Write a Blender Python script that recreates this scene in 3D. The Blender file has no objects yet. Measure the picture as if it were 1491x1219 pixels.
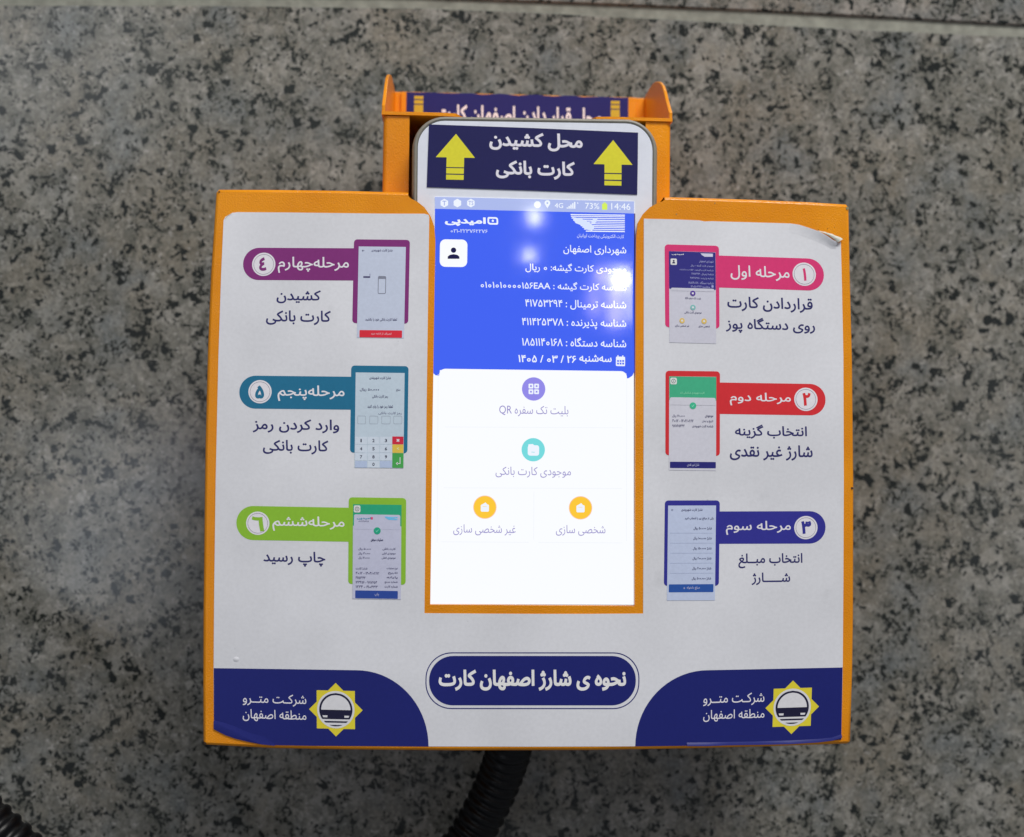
import bpy, bmesh, math, random
from mathutils import Vector
from mathutils.geometry import delaunay_2d_cdt
random.seed(7)
sc = bpy.context.scene
COL = sc.collection

# ------------------------------------------------------------------ camera
# the cover panel lies in the plane y = 0, x to the right, z up; the camera looks towards +y
CX, CY, FPX = 745.5, 609.5, 1727.0
YAW, PITCH, ROLL = 0.0444769, 0.04283436, 0.01114423
CAM = Vector((-0.02388545, -0.37888435, -0.0004379))
fwd = Vector((math.sin(YAW)*math.cos(PITCH), math.cos(YAW)*math.cos(PITCH), math.sin(PITCH)))
rgt = fwd.cross(Vector((0, 0, 1))).normalized(); upv = rgt.cross(fwd)
R2 = rgt*math.cos(ROLL)+upv*math.sin(ROLL); U2 = -rgt*math.sin(ROLL)+upv*math.cos(ROLL)
cam = bpy.data.cameras.new('camera'); co = bpy.data.objects.new('camera', cam); COL.objects.link(co)
from mathutils import Matrix
m = Matrix((R2, U2, -fwd)).transposed().to_4x4(); m.translation = CAM
co.matrix_world = m
cam.sensor_width = 36.0; cam.lens = 36.0*FPX/1491.0
cam.clip_start = 0.01; cam.clip_end = 50
cam.dof.use_dof = True; cam.dof.focus_distance = 0.380; cam.dof.aperture_fstop = 8.0
sc.camera = co

# ------------------------------------------------------------------ world and lamps
sc.view_settings.view_transform = 'Standard'; sc.view_settings.look = 'None'
sc.view_settings.exposure = 0; sc.view_settings.gamma = 1
w = bpy.data.worlds.new('World'); sc.world = w; w.use_nodes = True
bg = w.node_tree.nodes['Background']; bg.inputs[0].default_value = (0.78, 0.82, 0.9, 1); bg.inputs[1].default_value = 0.185

def area(name, loc, target, sx, sy, power, col=(1, 1, 1), shape='RECTANGLE'):
    l = bpy.data.lights.new(name, 'AREA'); l.shape = shape; l.size = sx; l.size_y = sy
    l.energy = power; l.color = col
    o = bpy.data.objects.new(name, l); COL.objects.link(o); o.location = loc
    o.rotation_euler = (Vector(target)-Vector(loc)).to_track_quat('-Z', 'Y').to_euler()
    return o
area('ceiling_or_added_light', (0.40, -0.75, 1.25), (0, 0, 0.02), 0.8, 0.45, 21, (1.0, 0.97, 0.93))
area('ceiling_or_added_light', (-0.7, -1.1, 0.7), (0, 0, 0), 0.5, 0.5, 1.2, (0.92, 0.96, 1.0))  # added fill from the left, not a real ceiling lamp

def pix(x, y, d=0.0):
    """the point on the plane y = d of the scene that the photograph shows at (x, y)"""
    v = fwd*FPX+R2*(x-CX)-U2*(y-CY)
    return CAM+v*((d-CAM.y)/v.y)

def mirror_lamp(x, y, sx, sy, L, col, dist=1.5, shape='ELLIPSE', plane=0.0035):
    p = pix(x, y, plane); v = (p-CAM).normalized(); v.y = -v.y
    q = p+v*dist
    area('ceiling_or_added_light', q, p, sx, sy, L*math.pi*sx*sy*(math.pi/4 if shape == 'ELLIPSE' else 1), col, shape)
mirror_lamp(778, 316, .009, .012, 170, (1, .98, 1))
mirror_lamp(770, 372, .009, .009, 150, (1, .98, 1))
mirror_lamp(904, 406, .015, .015, 260, (1, .97, 1))
mirror_lamp(877, 402, .012, .014, 55, (1, .82, .95))
mirror_lamp(865, 440, .010, .045, 16, (1, .8, .95), shape='RECTANGLE')
mirror_lamp(895, 448, .012, .060, 26, (1, .85, .97), shape='RECTANGLE')
mirror_lamp(917, 440, .010, .060, 26, (.95, .9, 1), shape='RECTANGLE')

# a bluish lit panel and a small white one mirrored in the polished stone
mirror_lamp(150, 765, .17, .25, 2.6, (.80, .88, 1), 1.2, 'RECTANGLE', .088)
mirror_lamp(268, 660, .045, .10, 3.5, (1, .92, 1), 1.2, 'RECTANGLE', .088)
mirror_lamp(1475, 760, .10, .5, .6, (.85, .92, 1), 1.2, 'RECTANGLE', .088)
mirror_lamp(470, 150, .5, .2, .35, (.9, 1, .96), 1.2, 'RECTANGLE', .088)

# ------------------------------------------------------------------ materials
def lin(c, k=1.0):
    r = []
    for v in c:
        v /= 255.0
        r.append(min(1.0, (v/12.92 if v <= .04045 else ((v+.055)/1.055)**2.4)*k))
    return (*r, 1.0)
MATS = {}

def new_mat(name):
    mt = bpy.data.materials.new(name); mt.use_nodes = True
    return mt, mt.node_tree.nodes, mt.node_tree.links, mt.node_tree.nodes['Principled BSDF']
LP = 1.52      # paper lit by the lamps shows as base / LP
def ink(c, rough=.42):
    key = ('ink', c, rough)
    if key not in MATS:
        mt, N, Lk, b = new_mat('print_ink')
        tc = N.new('ShaderNodeTexCoord'); n = N.new('ShaderNodeTexNoise'); n.inputs['Scale'].default_value = 900
        n.inputs['Detail'].default_value = 3
        Lk.new(tc.outputs['Object'], n.inputs['Vector'])
        n2 = N.new('ShaderNodeTexNoise'); n2.inputs['Scale'].default_value = 45; n2.inputs['Detail'].default_value = 4
        Lk.new(tc.outputs['Object'], n2.inputs['Vector'])
        ad = N.new('ShaderNodeMath'); ad.operation = 'ADD'; Lk.new(n.outputs[0], ad.inputs[0]); Lk.new(n2.outputs[0], ad.inputs[1])
        mr = N.new('ShaderNodeMapRange'); mr.inputs[1].default_value = .6; mr.inputs[2].default_value = 1.4
        mr.inputs[3].default_value = .93; mr.inputs[4].default_value = 1.05
        Lk.new(ad.outputs[0], mr.inputs[0])
        mx = N.new('ShaderNodeVectorMath'); mx.operation = 'SCALE'
        mx.inputs[0].default_value = lin(c, LP)[:3]; Lk.new(mr.outputs[0], mx.inputs['Scale'])
        Lk.new(mx.outputs[0], b.inputs['Base Color'])
        b.inputs['Roughness'].default_value = rough
        b.inputs['Specular IOR Level'].default_value = .25
        MATS[key] = mt
    return MATS[key]
def lit(c, k=1.0):
    key = ('lit', c, k)
    if key not in MATS:
        mt, N, Lk, b = new_mat('lit_screen')
        b.inputs['Base Color'].default_value = (.004, .004, .005, 1); b.inputs['Roughness'].default_value = .06
        b.inputs['Emission Color'].default_value = lin(c); b.inputs['Emission Strength'].default_value = k
        MATS[key] = mt
    return MATS[key]

def orange_paint():
    mt, N, Lk, b = new_mat('orange_powder_coat')
    tc = N.new('ShaderNodeTexCoord')
    n = N.new('ShaderNodeTexNoise'); n.inputs['Scale'].default_value = 1900; n.inputs['Detail'].default_value = 2
    n2 = N.new('ShaderNodeTexNoise'); n2.inputs['Scale'].default_value = 60; n2.inputs['Detail'].default_value = 5
    for q in (n, n2): Lk.new(tc.outputs['Object'], q.inputs['Vector'])
    r = N.new('ShaderNodeValToRGB'); e = r.color_ramp.elements
    e[0].position = .3; e[0].color = (.84, .280, .004, 1); e[1].position = .7; e[1].color = (.95, .345, .007, 1)
    Lk.new(n2.outputs[0], r.inputs[0]); Lk.new(r.outputs[0], b.inputs['Base Color'])
    bp = N.new('ShaderNodeBump'); bp.inputs['Strength'].default_value = .8; bp.inputs['Distance'].default_value = .00018
    Lk.new(n.outputs[0], bp.inputs['Height']); Lk.new(bp.outputs[0], b.inputs['Normal'])
    b.inputs['Roughness'].default_value = .26; b.inputs['Specular IOR Level'].default_value = .4
    return mt
ORANGE = orange_paint()

def simple(name, c, rough=.5, metal=0., bump=0., bscale=400, k=LP, var=1.):
    mt, N, Lk, b = new_mat(name)
    tc = N.new('ShaderNodeTexCoord'); n = N.new('ShaderNodeTexNoise'); n.inputs['Scale'].default_value = bscale
    n.inputs['Detail'].default_value = 4
    Lk.new(tc.outputs['Object'], n.inputs['Vector'])
    mr = N.new('ShaderNodeMapRange'); mr.inputs[1].default_value = .3; mr.inputs[2].default_value = .7
    mr.inputs[3].default_value = 1-.1*var; mr.inputs[4].default_value = 1+.08*var
    Lk.new(n.outputs[0], mr.inputs[0])
    mx = N.new('ShaderNodeVectorMath'); mx.operation = 'SCALE'; mx.inputs[0].default_value = lin(c, k)[:3]
    Lk.new(mr.outputs[0], mx.inputs['Scale']); Lk.new(mx.outputs[0], b.inputs['Base Color'])
    b.inputs['Roughness'].default_value = rough; b.inputs['Metallic'].default_value = metal
    if bump:
        bp = N.new('ShaderNodeBump'); bp.inputs['Strength'].default_value = bump; bp.inputs['Distance'].default_value = .0002
        Lk.new(n.outputs[0], bp.inputs['Height']); Lk.new(bp.outputs[0], b.inputs['Normal'])
    return mt
WHITE = (196, 196, 199)
CASE = simple('grey_white_plastic', (198, 202, 212), .28, var=.3)
RIM = simple('worn_grey_plastic', (120, 117, 108), .42, 0, .25, 900)
BLACK = simple('black_rubber', (22, 22, 24), .45)
HOSE = simple('black_ribbed_plastic', (6, 7, 10), .36, k=1.0)
HOSE.node_tree.nodes['Principled BSDF'].inputs['Specular IOR Level'].default_value = .28
DARKHOLE = simple('bare_dark_metal', (52, 32, 14), .7)
CHIP = simple('chipped_primer', (120, 116, 84), .7)
UNDER = simple('sticker_back_paper', (178, 180, 170), .7, 0, .5, 1500)

def granite(name, warm):
    mt, N, Lk, b = new_mat(name)
    tc = N.new('ShaderNodeTexCoord')
    def noise(scale, det, rough=.55, dist=0., off=0.):
        n = N.new('ShaderNodeTexNoise'); n.inputs['Scale'].default_value = scale; n.inputs['Detail'].default_value = det
        n.inputs['Roughness'].default_value = rough; n.inputs['Distortion'].default_value = dist
        mp = N.new('ShaderNodeMapping'); mp.inputs['Location'].default_value = (off, off*.7, off*1.3)
        Lk.new(tc.outputs['Object'], mp.inputs[0]); Lk.new(mp.outputs[0], n.inputs['Vector']); return n.outputs[0]
    def ramp(src, pts):
        r = N.new('ShaderNodeValToRGB'); e = r.color_ramp.elements
        while len(e) < len(pts): e.new(.5)
        for q, (p, c) in zip(e, pts): q.position = p; q.color = c if len(c) == 4 else (*c, 1)
        Lk.new(src, r.inputs[0]); return r.outputs[0]
    def mix(f, a, c, mode='MIX'):
        x = N.new('ShaderNodeMix'); x.data_type = 'RGBA'; x.blend_type = mode
        for v, i in ((f, 0), (a, 6), (c, 7)):
            if hasattr(v, 'node'): Lk.new(v, x.inputs[i])
            elif i == 0: x.inputs[0].default_value = v
            else: x.inputs[i].default_value = (*v, 1)
        return x.outputs[2]
    def math_(op, a, c):
        x = N.new('ShaderNodeMath'); x.operation = op
        for i, v in enumerate((a, c)):
            if hasattr(v, 'node'): Lk.new(v, x.inputs[i])
            else: x.inputs[i].default_value = v
        return x.outputs[0]
    # warped coordinates for the crystal cells
    nv = N.new('ShaderNodeTexNoise'); nv.inputs['Scale'].default_value = 260; nv.inputs['Detail'].default_value = 3
    Lk.new(tc.outputs['Object'], nv.inputs['Vector'])
    sv = N.new('ShaderNodeVectorMath'); sv.operation = 'MULTIPLY_ADD'
    Lk.new(nv.outputs[1], sv.inputs[0]); sv.inputs[1].default_value = (.006, .006, .006); Lk.new(tc.outputs['Object'], sv.inputs[2])
    def cells(scale):
        v = N.new('ShaderNodeTexVoronoi'); v.inputs['Scale'].default_value = scale
        Lk.new(sv.outputs[0], v.inputs['Vector']); s_ = N.new('ShaderNodeSeparateColor'); Lk.new(v.outputs['Color'], s_.inputs[0]); return s_.outputs
    ca, cb, cc = cells(120), cells(360), cells(800)
    g = warm
    base = ramp(ca[0], [(0, (.19*g, .19, .17)), (.45, (.265*g, .258, .23)), (.8, (.31*g, .30, .27)), (1, (.42*g, .405, .375))])
    base = mix(.45, base, ramp(cb[1], [(0, (.17, .17, .158)), (.6, (.29*g, .28, .25)), (1, (.43, .42, .40))]))
    base = mix(ramp(noise(30, 5, .6, 0, 3.1), [(.45, (0, 0, 0)), (.7, (.65, .65, .65))]), base, (.30*g, .262, .205))
    base = mix(ramp(noise(42, 4, .6, 0, 9.1), [(.50, (0, 0, 0)), (.70, (.7, .7, .7))]), base, (.205, .228, .24))
    base = mix(.75, base, ramp(noise(600, 5, .8), [(.36, (.30, .31, .295)), (.60, (.95, .955, .93))]), 'MULTIPLY')
    base = mix(ramp(noise(620, 2, .6, 0, 21.), [(.64, (0, 0, 0)), (.70, (.6, .6, .6))]), base, (.48, .47, .45))
    pc = cells(62); pk = math_('ADD', math_('MULTIPLY', pc[0], .75), math_('MULTIPLY', noise(180, 3, .6, .4, 31.), .5))
    base = mix(ramp(pk, [(.89, (0, 0, 0)), (.96, (.32, .32, .32))]), base, (.40*g, .392, .36))
    # dark mica: angular grains chosen cell by cell, gathered in clusters
    clus = noise(85, 4, .65, .3, 5.)
    pick = math_('ADD', math_('MULTIPLY', cc[2], .34), math_('ADD', clus, math_('MULTIPLY', noise(400, 3, .6, .3, 1.), .75)))
    dark = ramp(math_('MULTIPLY', pick, .5), [(1.165/2, (0, 0, 0)), (1.225/2, (1, 1, 1))])
    pickb = math_('ADD', math_('MULTIPLY', cb[0], .32), math_('ADD', noise(190, 3, .55, .2, 7.), math_('MULTIPLY', noise(260, 2, .5, 0, 2.), .4)))
    dark2 = ramp(math_('MULTIPLY', pickb, .5), [(1.015/2, (0, 0, 0)), (1.06/2, (1, 1, 1))])
    mid = ramp(math_('MULTIPLY', math_('ADD', math_('MULTIPLY', cb[2], .4), math_('ADD', clus, math_('MULTIPLY', noise(400, 3, .6, .6, 4.), .5))), .5), [(1.0/2, (0, 0, 0)), (1.15/2, (.7, .7, .7))])
    spot = ramp(noise(520, 2, .6, .2, 11.), [(.67, (0, 0, 0)), (.72, (.75, .75, .75))])
    col = mix(mid, base, (.115, .117, .100))
    col = mix(spot, col, (.06, .062, .06))
    col = mix(dark, col, (.022, .025, .022))
    col = mix(dark2, col, (.018, .021, .020))
    Lk.new(col, b.inputs['Base Color'])
    b.inputs['Roughness'].default_value = .17; b.inputs['Specular IOR Level'].default_value = .5
    bp = N.new('ShaderNodeBump'); bp.inputs['Strength'].default_value = .10; bp.inputs['Distance'].default_value = .00025
    Lk.new(noise(420, 4), bp.inputs['Height']); Lk.new(bp.outputs[0], b.inputs['Normal'])
    return mt
GRANITE = granite('grey_granite', 1.0); GRANITE2 = granite('brown_granite', 1.06)
GROUT = simple('grey_grout', (118, 119, 110), .8, 0, .8, 220, k=1.45, var=2.6)

# ------------------------------------------------------------------ object helpers
def root(name, loc, label, cat):
    o = bpy.data.objects.new(name, None); COL.objects.link(o); o.location = loc; o.empty_display_size = .01
    o['label'] = label; o['category'] = cat
    return o
def top_of(o):
    while o.parent: o = o.parent
    return o
def mk(name, verts, faces, mat, parent=None, smooth=False, label=None, kind=None):
    off = Vector(top_of(parent).location) if parent else Vector((0, 0, 0))
    me = bpy.data.meshes.new(name); me.from_pydata([Vector(v)-off for v in verts], [], faces); me.update()
    if smooth: me.polygons.foreach_set('use_smooth', [True]*len(me.polygons))
    me.materials.append(mat)
    o = bpy.data.objects.new(name, me); COL.objects.link(o)
    if parent: o.parent = parent
    if label: o['label'] = label
    if kind: o['kind'] = kind
    return o
def area2(pts): return sum(a[0]*b[1]-b[0]*a[1] for a, b in zip(pts, pts[1:]+pts[:1]))/2
def box(x0, x1, y0, y1, z0, z1, bev=0.):
    if bev:
        bm = bmesh.new(); bmesh.ops.create_cube(bm, size=1)
        for v in bm.verts:
            v.co = Vector(((x0+x1)/2+v.co.x*(x1-x0), (y0+y1)/2+v.co.y*(y1-y0), (z0+z1)/2+v.co.z*(z1-z0)))
        bmesh.ops.bevel(bm, geom=bm.edges[:], offset=bev, segments=2, profile=.5, affect='EDGES')
        bm.verts.index_update()
        r = [tuple(v.co) for v in bm.verts], [tuple(v.index for v in f.verts) for f in bm.faces]; bm.free(); return r
    v = [(x, y, z) for x in (x0, x1) for y in (y0, y1) for z in (z0, z1)]
    return v, [(0, 1, 3, 2), (4, 6, 7, 5), (0, 4, 5, 1), (2, 3, 7, 6), (0, 2, 6, 4), (1, 5, 7, 3)]

# local directions of the printed lines (the plate is slightly turned and bowed)
def slope(x, y):
    a, b = x-CX, y-CY; return .0125-2.6e-5*b-1.9e-7*a*b
def lean(x, y):
    a, b = x-CX, y-CY; return -.0087+2.4e-5*a-1.9e-7*a*b
def loc_frame(xc, yc):
    s, l = slope(xc, yc), lean(xc, yc)
    return lambda dx, dy: (xc+dx+l*dy, yc+dy+s*dx)
def loop_rr(x0, y0, x1, y1, r, seg=7, frame=None):
    xc, yc = (x0+x1)/2, (y0+y1)/2; f = frame or loc_frame(xc, yc)
    hx, hy = (x1-x0)/2, (y1-y0)/2
    if not isinstance(r, (tuple, list)): r = (r,)*4       # tl tr br bl
    pts = []
    for (cx, cy, a0), q in zip(((-1, -1, 180), (1, -1, 270), (1, 1, 0), (-1, 1, 90)), r):
        if q <= 0: pts.append(f(cx*hx, cy*hy)); continue
        for i in range(seg+1):
            a = math.radians(a0+90*i/seg)
            pts.append(f(cx*(hx-q)+math.cos(a)*q, cy*(hy-q)+math.sin(a)*q))
    return pts
def loop_disc(x, y, r, n=40, ry=None):
    f = loc_frame(x, y); return [f(math.cos(2*math.pi*i/n)*r, math.sin(2*math.pi*i/n)*(ry or r)) for i in range(n)]
def flat(name, loops, d, mat, parent, skirt=0., label=None):
    """flat piece(s) of sheet or print lying at depth d; loops in photograph coordinates"""
    if isinstance(loops[0][0], (int, float)): loops = [loops]
    V, F = [], []
    for lp in loops:
        if area2(lp) > 0: lp = lp[::-1]
        b = len(V); n = len(lp)
        V += [pix(x, y, d) for x, y in lp]; F.append(tuple(range(b, b+n)))
        if skirt:
            c = len(V); V += [pix(x, y, d)+Vector((0, skirt, 0)) for x, y in lp]
            F += [(b+i, c+i, c+(i+1) % n, b+(i+1) % n) for i in range(n)]
    return mk(name, V, F, mat, parent, label=label)
def ring(name, outer, inner, d, mat, parent):
    n = len(outer); V = [pix(x, y, d) for x, y in outer+inner]
    return mk(name, V, [(i, i+n, (i+1) % n+n, (i+1) % n) for i in range(n)], mat, parent)

# ------------------------------------------------------------------ writing
FORMS = {}
for ch, cp, k in [('ا', 0xFE8D, 2), ('ب', 0xFE8F, 4), ('ت', 0xFE95, 4), ('ث', 0xFE99, 4), ('ج', 0xFE9D, 4), ('ح', 0xFEA1, 4), ('خ', 0xFEA5, 4),
    ('د', 0xFEA9, 2), ('ذ', 0xFEAB, 2), ('ر', 0xFEAD, 2), ('ز', 0xFEAF, 2), ('س', 0xFEB1, 4), ('ش', 0xFEB5, 4), ('ص', 0xFEB9, 4),
    ('ض', 0xFEBD, 4), ('ط', 0xFEC1, 4), ('ظ', 0xFEC5, 4), ('ع', 0xFEC9, 4), ('غ', 0xFECD, 4), ('ف', 0xFED1, 4), ('ق', 0xFED5, 4),
    ('ل', 0xFEDD, 4), ('م', 0xFEE1, 4), ('ن', 0xFEE5, 4), ('ه', 0xFEE9, 4), ('و', 0xFEED, 2), ('پ', 0xFB56, 4), ('چ', 0xFB7A, 4),
    ('ژ', 0xFB8A, 2), ('ک', 0xFB8E, 4), ('گ', 0xFB92, 4), ('ی', 0xFBFC, 4)]:
    FORMS[ch] = (cp, k)
def shape_rtl(s):
    """join Persian letters, then put them in left-to-right order; runs of digits and Latin keep theirs"""
    out = []
    for i, ch in enumerate(s):
        if ch not in FORMS:
            if ch != '\u200c': out.append(ch)
            continue
        cp, k = FORMS[ch]
        pv = s[i-1] if i else ' '; nx = s[i+1] if i+1 < len(s) else ' '
        jp = pv == 'ـ' or (pv in FORMS and FORMS[pv][1] == 4)
        jn = k == 4 and (nx == 'ـ' or nx in FORMS)
        out.append(chr(cp+(3 if jp and jn else 1 if jp else 2 if jn else 0)))
    res, run = [], []
    def ltr(c): return c.isascii() and c.isalnum() or '۰' <= c <= '۹' or '٠' <= c <= '٩' or c in ',.%/-'
    for c in out:
        if ltr(c): run.append(c)
        else: res += run[::-1]; run = []; res.append(c)
    res += run[::-1]
    return ''.join(res[::-1])
GL = {}
_tc = bpy.data.curves.new('glyph', 'FONT'); _tc.resolution_u = 1; _to = bpy.data.objects.new('glyph', _tc); COL.objects.link(_to)
def ink_width(s):
    _tc.body = s; bpy.context.view_layer.update()
    ev = _to.evaluated_get(bpy.context.evaluated_depsgraph_get()); me = ev.to_mesh()
    r = max((v.co.x for v in me.vertices), default=0); ev.to_mesh_clear(); return r
def contours(s, res):
    _tc.body = s; bpy.context.view_layer.update()
    cu = _to.to_curve(bpy.context.evaluated_depsgraph_get()); out = []
    for sp in cu.splines:
        bp = sp.bezier_points; n = len(bp); pts = []
        for i in range(n):
            p, q = bp[i], bp[(i+1) % n]; a, h1, h2, c = p.co.xy, p.handle_right.xy, q.handle_left.xy, q.co.xy
            d = c-a; st = abs(d.cross(h1-a))+abs(d.cross(h2-a)) < 1e-5
            k = 1 if st else res
            for j in range(k):
                t = j/k; w_ = a*(1-t)**3+h1*3*t*(1-t)**2+h2*3*t*t*(1-t)+c*t**3
                if not pts or (w_-pts[-1]).length > 1e-4: pts.append(w_)
        if len(pts) > 2 and (pts[0]-pts[-1]).length < 1e-4: pts.pop()
        if len(pts) > 2: out.append(pts)
    _to.to_curve_clear(); return out
def wind(p, poly):
    w_ = 0; n = len(poly)
    for i in range(n):
        a, b = poly[i], poly[(i+1) % n]; cr = (b[0]-a[0])*(p[1]-a[1])-(p[0]-a[0])*(b[1]-a[1])
        if a[1] <= p[1]:
            if b[1] > p[1] and cr > 0: w_ += 1
        elif b[1] <= p[1] and cr < 0: w_ -= 1
    return w_
def fill(cs, off):
    """triangles of the outlines, emboldened by off, overlaps merged"""
    res = []
    for i, c in enumerate(cs):
        depth = 0
        for j, o in enumerate(cs):
            if i != j and sum(1 for p in c[::max(1, len(c)//8)] if wind(p, o)) > .8*len(c[::max(1, len(c)//8)]): depth += 1
        ccw = sum(c[k].cross(c[(k+1) % len(c)]) for k in range(len(c))) > 0
        c = c if ccw == (depth % 2 == 0) else c[::-1]
        if off:
            n = len(c); d = []
            for k in range(n):
                e1 = (c[k]-c[k-1]).normalized(); e2 = (c[(k+1) % n]-c[k]).normalized()
                nn = Vector((e1.y+e2.y, -e1.x-e2.x)); L_ = nn.length
                if L_ < .3: d.append(c[k]+Vector((e1.y, -e1.x))*off); continue
                nn /= L_; d.append(c[k]+nn*off*min(1.6, 2/L_))
            c = d
        res.append(c)
    V = []; E = []
    for c in res:
        b = len(V); V += [Vector(p) for p in c]; E += [(b+k, b+(k+1) % len(c)) for k in range(len(c))]
    v, e, f, _a, _b, _c = delaunay_2d_cdt(V, E, [], 0, 1e-5)
    F = []
    for t in f:
        cx_ = sum(v[k][0] for k in t)/len(t); cy_ = sum(v[k][1] for k in t)/len(t)
        if sum(wind((cx_, cy_), c) for c in res) > 0: F.append(tuple(t))
    used = sorted({k for t in F for k in t}); mp = {k: i for i, k in enumerate(used)}
    return [(v[k][0], v[k][1]) for k in used], [tuple(mp[k] for k in t) for t in F]
def circ(x, y, r, n): return [Vector((x+r*math.cos(2*math.pi*i/n), y+r*math.sin(2*math.pi*i/n))) for i in range(n)]
def glyph(c, off, res):
    k = (c, off, res)
    if k not in GL:
        if c == '۰': n = 8*res; GL[k] = (*fill([circ(.26, .22, .165, n), circ(.26, .22, .085, n)], off*.7), .52)
        else:
            v, f = ([], []) if c == ' ' else fill(contours(c, res), off)
            GL[k] = (v, f, ink_width('H'+c+'H')-ink_width('HH'))
    return GL[k]
def text(s, x0, y0, x1, y1, d, mat, parent, bold=0., res=3, visual=False, name='lettering', label=None):
    """write s so that its ink fills the box (x0, y0)-(x1, y1) of the photograph on the plane y = d"""
    vis = s if visual else shape_rtl(s)
    V, F, x = [], [], 0.
    for i, c in enumerate(vis):
        gv, gf, adv = glyph(c, bold, res); b = len(V)
        V += [(x+p[0], p[1], i & 1) for p in gv]; F += [tuple(b+j for j in f) for f in gf]; x += adv
    ax, bx = min(v[0] for v in V), max(v[0] for v in V); ay, by = min(v[1] for v in V), max(v[1] for v in V)
    fr = loc_frame((x0+x1)/2, (y0+y1)/2); sl = abs(slope((x0+x1)/2, (y0+y1)/2))*(x1-x0)*.6
    hw, hh = (x1-x0)/2, max((y1-y0)/2-sl/2, (y1-y0)*.3)
    P = []
    for u, v, o in V:
        px, py = fr(((u-ax)/(bx-ax)*2-1)*hw, (1-(v-ay)/(by-ay)*2)*hh)
        P.append(pix(px, py, d-(.000008 if o else 0)))
    return mk(name, P, F, mat, parent, label=label)

# ------------------------------------------------------------------ granite wall
GY = 0.088
wall = bpy.data.objects.new('wall', None); COL.objects.link(wall); wall['kind'] = 'structure'
JL = [(-900, 10), (-300, 6), (0, 7), (300, 7.5), (600, 11), (750, 16), (900, 24), (1100, 34.5), (1300, 44.5), (1491, 53), (1800, 68), (2400, 100)]
JU = [(-900, -12), (-300, -12), (0, -10), (300, -8), (600, -3), (750, 2.5), (900, 8), (1100, 16.5), (1300, 27), (1491, 38), (1800, 54), (2400, 86)]
def slab(name, edge, up, y, mat, zfar):
    a = [pix(x, yy, GY) for x, yy in edge]; V = []; n = len(a); e = .0005*(1 if up else -1)
    V += [(p.x, y, zfar) for p in a]
    V += [(p.x, y, p.z+e) for p in a]; V += [(p.x, y+.0004, p.z+e*.35) for p in a]
    V += [(p.x, y+.0012, p.z) for p in a]; V += [(p.x, y+.02, p.z) for p in a]
    F = []
    for r in range(4):
        for i in range(n-1):
            q = (r*n+i, r*n+i+1, (r+1)*n+i+1, (r+1)*n+i); F.append(q if not up else q[::-1])
    return mk(name, V, F, mat, wall)
slab('granite_slab', JL, False, GY, GRANITE, -1.2)
slab('granite_slab', JU, True, GY-.0008, GRANITE2, 1.2)
a = [pix(x, y, GY) for x, y in JL]; b_ = [pix(x, y, GY) for x, y in JU]; n = len(a)
mk('grout_joint', [(p.x, GY+.0003, p.z-.003) for p in a]+[(p.x, GY+.0005, p.z+.006) for p in b_],
   [(i, i+1, n+i+1, n+i) for i in range(n-1)], GROUT, wall)

# ------------------------------------------------------------------ the orange holder
holder = root('card_reader_holder', (0, .04, -.0874), 'orange powder-coated metal holder with instruction sticker and a card shelf on top, mounted on granite', 'holder')
outer = [(313.5, 280), (305.5, 400), (301, 510), (297.5, 650), (295.6, 800), (294.5, 900), (294.2, 1000), (294.5, 1080), (298, 1086),
         (395, 1091), (500, 1093), (660, 1094.5), (860, 1094), (1000, 1091.5), (1120, 1088.5), (1235, 1084.5), (1240, 1080),
         (1243, 980), (1244.3, 900), (1244.6, 700), (1242.8, 525), (1239.5, 400), (1237.5, 302), (1233, 296.3),
         (1180, 293), (1100, 289.5), (1030, 287.2), (968, 285.4)]
start = [(594.5, 279), (500, 276.3), (400, 275), (318, 274.6)]     # the left wing's top edge
notch = [(965, 293), (957, 296), (946, 302), (936, 312), (928.5, 325), (926.3, 345), (925.4, 420), (925, 600), (924.6, 800), (924.3, 882.5),
         (780, 881.5), (626.4, 880.5), (627.5, 800), (630, 600), (632.8, 420), (634, 350), (632.5, 330), (627, 315), (618, 302), (608, 294), (599, 289.5), (596, 287)]
outl = start[1:]+outer                                             # open polyline of the bent edge
full = [start[0]]+outl                                             # from the left shoulder round to the right one
def offs(poly, r):
    res = []
    for i, p in enumerate(poly):
        a = poly[max(i-1, 0)]; b = poly[min(i+1, len(poly)-1)]
        dx, dy = b[0]-a[0], b[1]-a[1]; L = math.hypot(dx, dy); nx, ny = dy/L, -dx/L     # inward, path runs anticlockwise in the picture
        # path goes left along the top, down, right, up: inward is to its left
        res.append((p[0]+nx*r, p[1]+ny*r))
    return res
prof = [(5.2, 0.0), (3.2, .00018), (1.5, .0006), (.4, .0012), (0, .0020), (0, .055)]
rows = [offs(full, r) for r, _ in prof]
V = []; F = []; n = len(full)
for (r, y), row in zip(prof, rows):
    V += [pix(px, py, 0)+Vector((0, y, 0)) for px, py in row]
for k in range(len(prof)-1):
    for i in range(n-1): F.append((k*n+i, (k+1)*n+i, (k+1)*n+i+1, k*n+i+1))
cover = mk('cover_panel', V, F, ORANGE, holder, smooth=True)
faceloop = rows[0]+notch
lp = faceloop if area2(faceloop) < 0 else faceloop[::-1]
V = [pix(x, y, 0) for x, y in lp]; q = len(V); V += [v+Vector((0, .0004, 0)) for v in V[:q]]; 
V2 = [pix(x, y, 0)+Vector((0, .0016, 0)) for x, y in lp]
F = [tuple(range(q))]+[(i, q+i, q+(i+1) % q, (i+1) % q) for i in range(q)]+[(q+i, 2*q+i, 2*q+(i+1) % q, q+(i+1) % q) for i in range(q)]
mk('front_plate', V+V2, F+[tuple(range(3*q-1, 2*q-1, -1))], ORANGE, holder)
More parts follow.
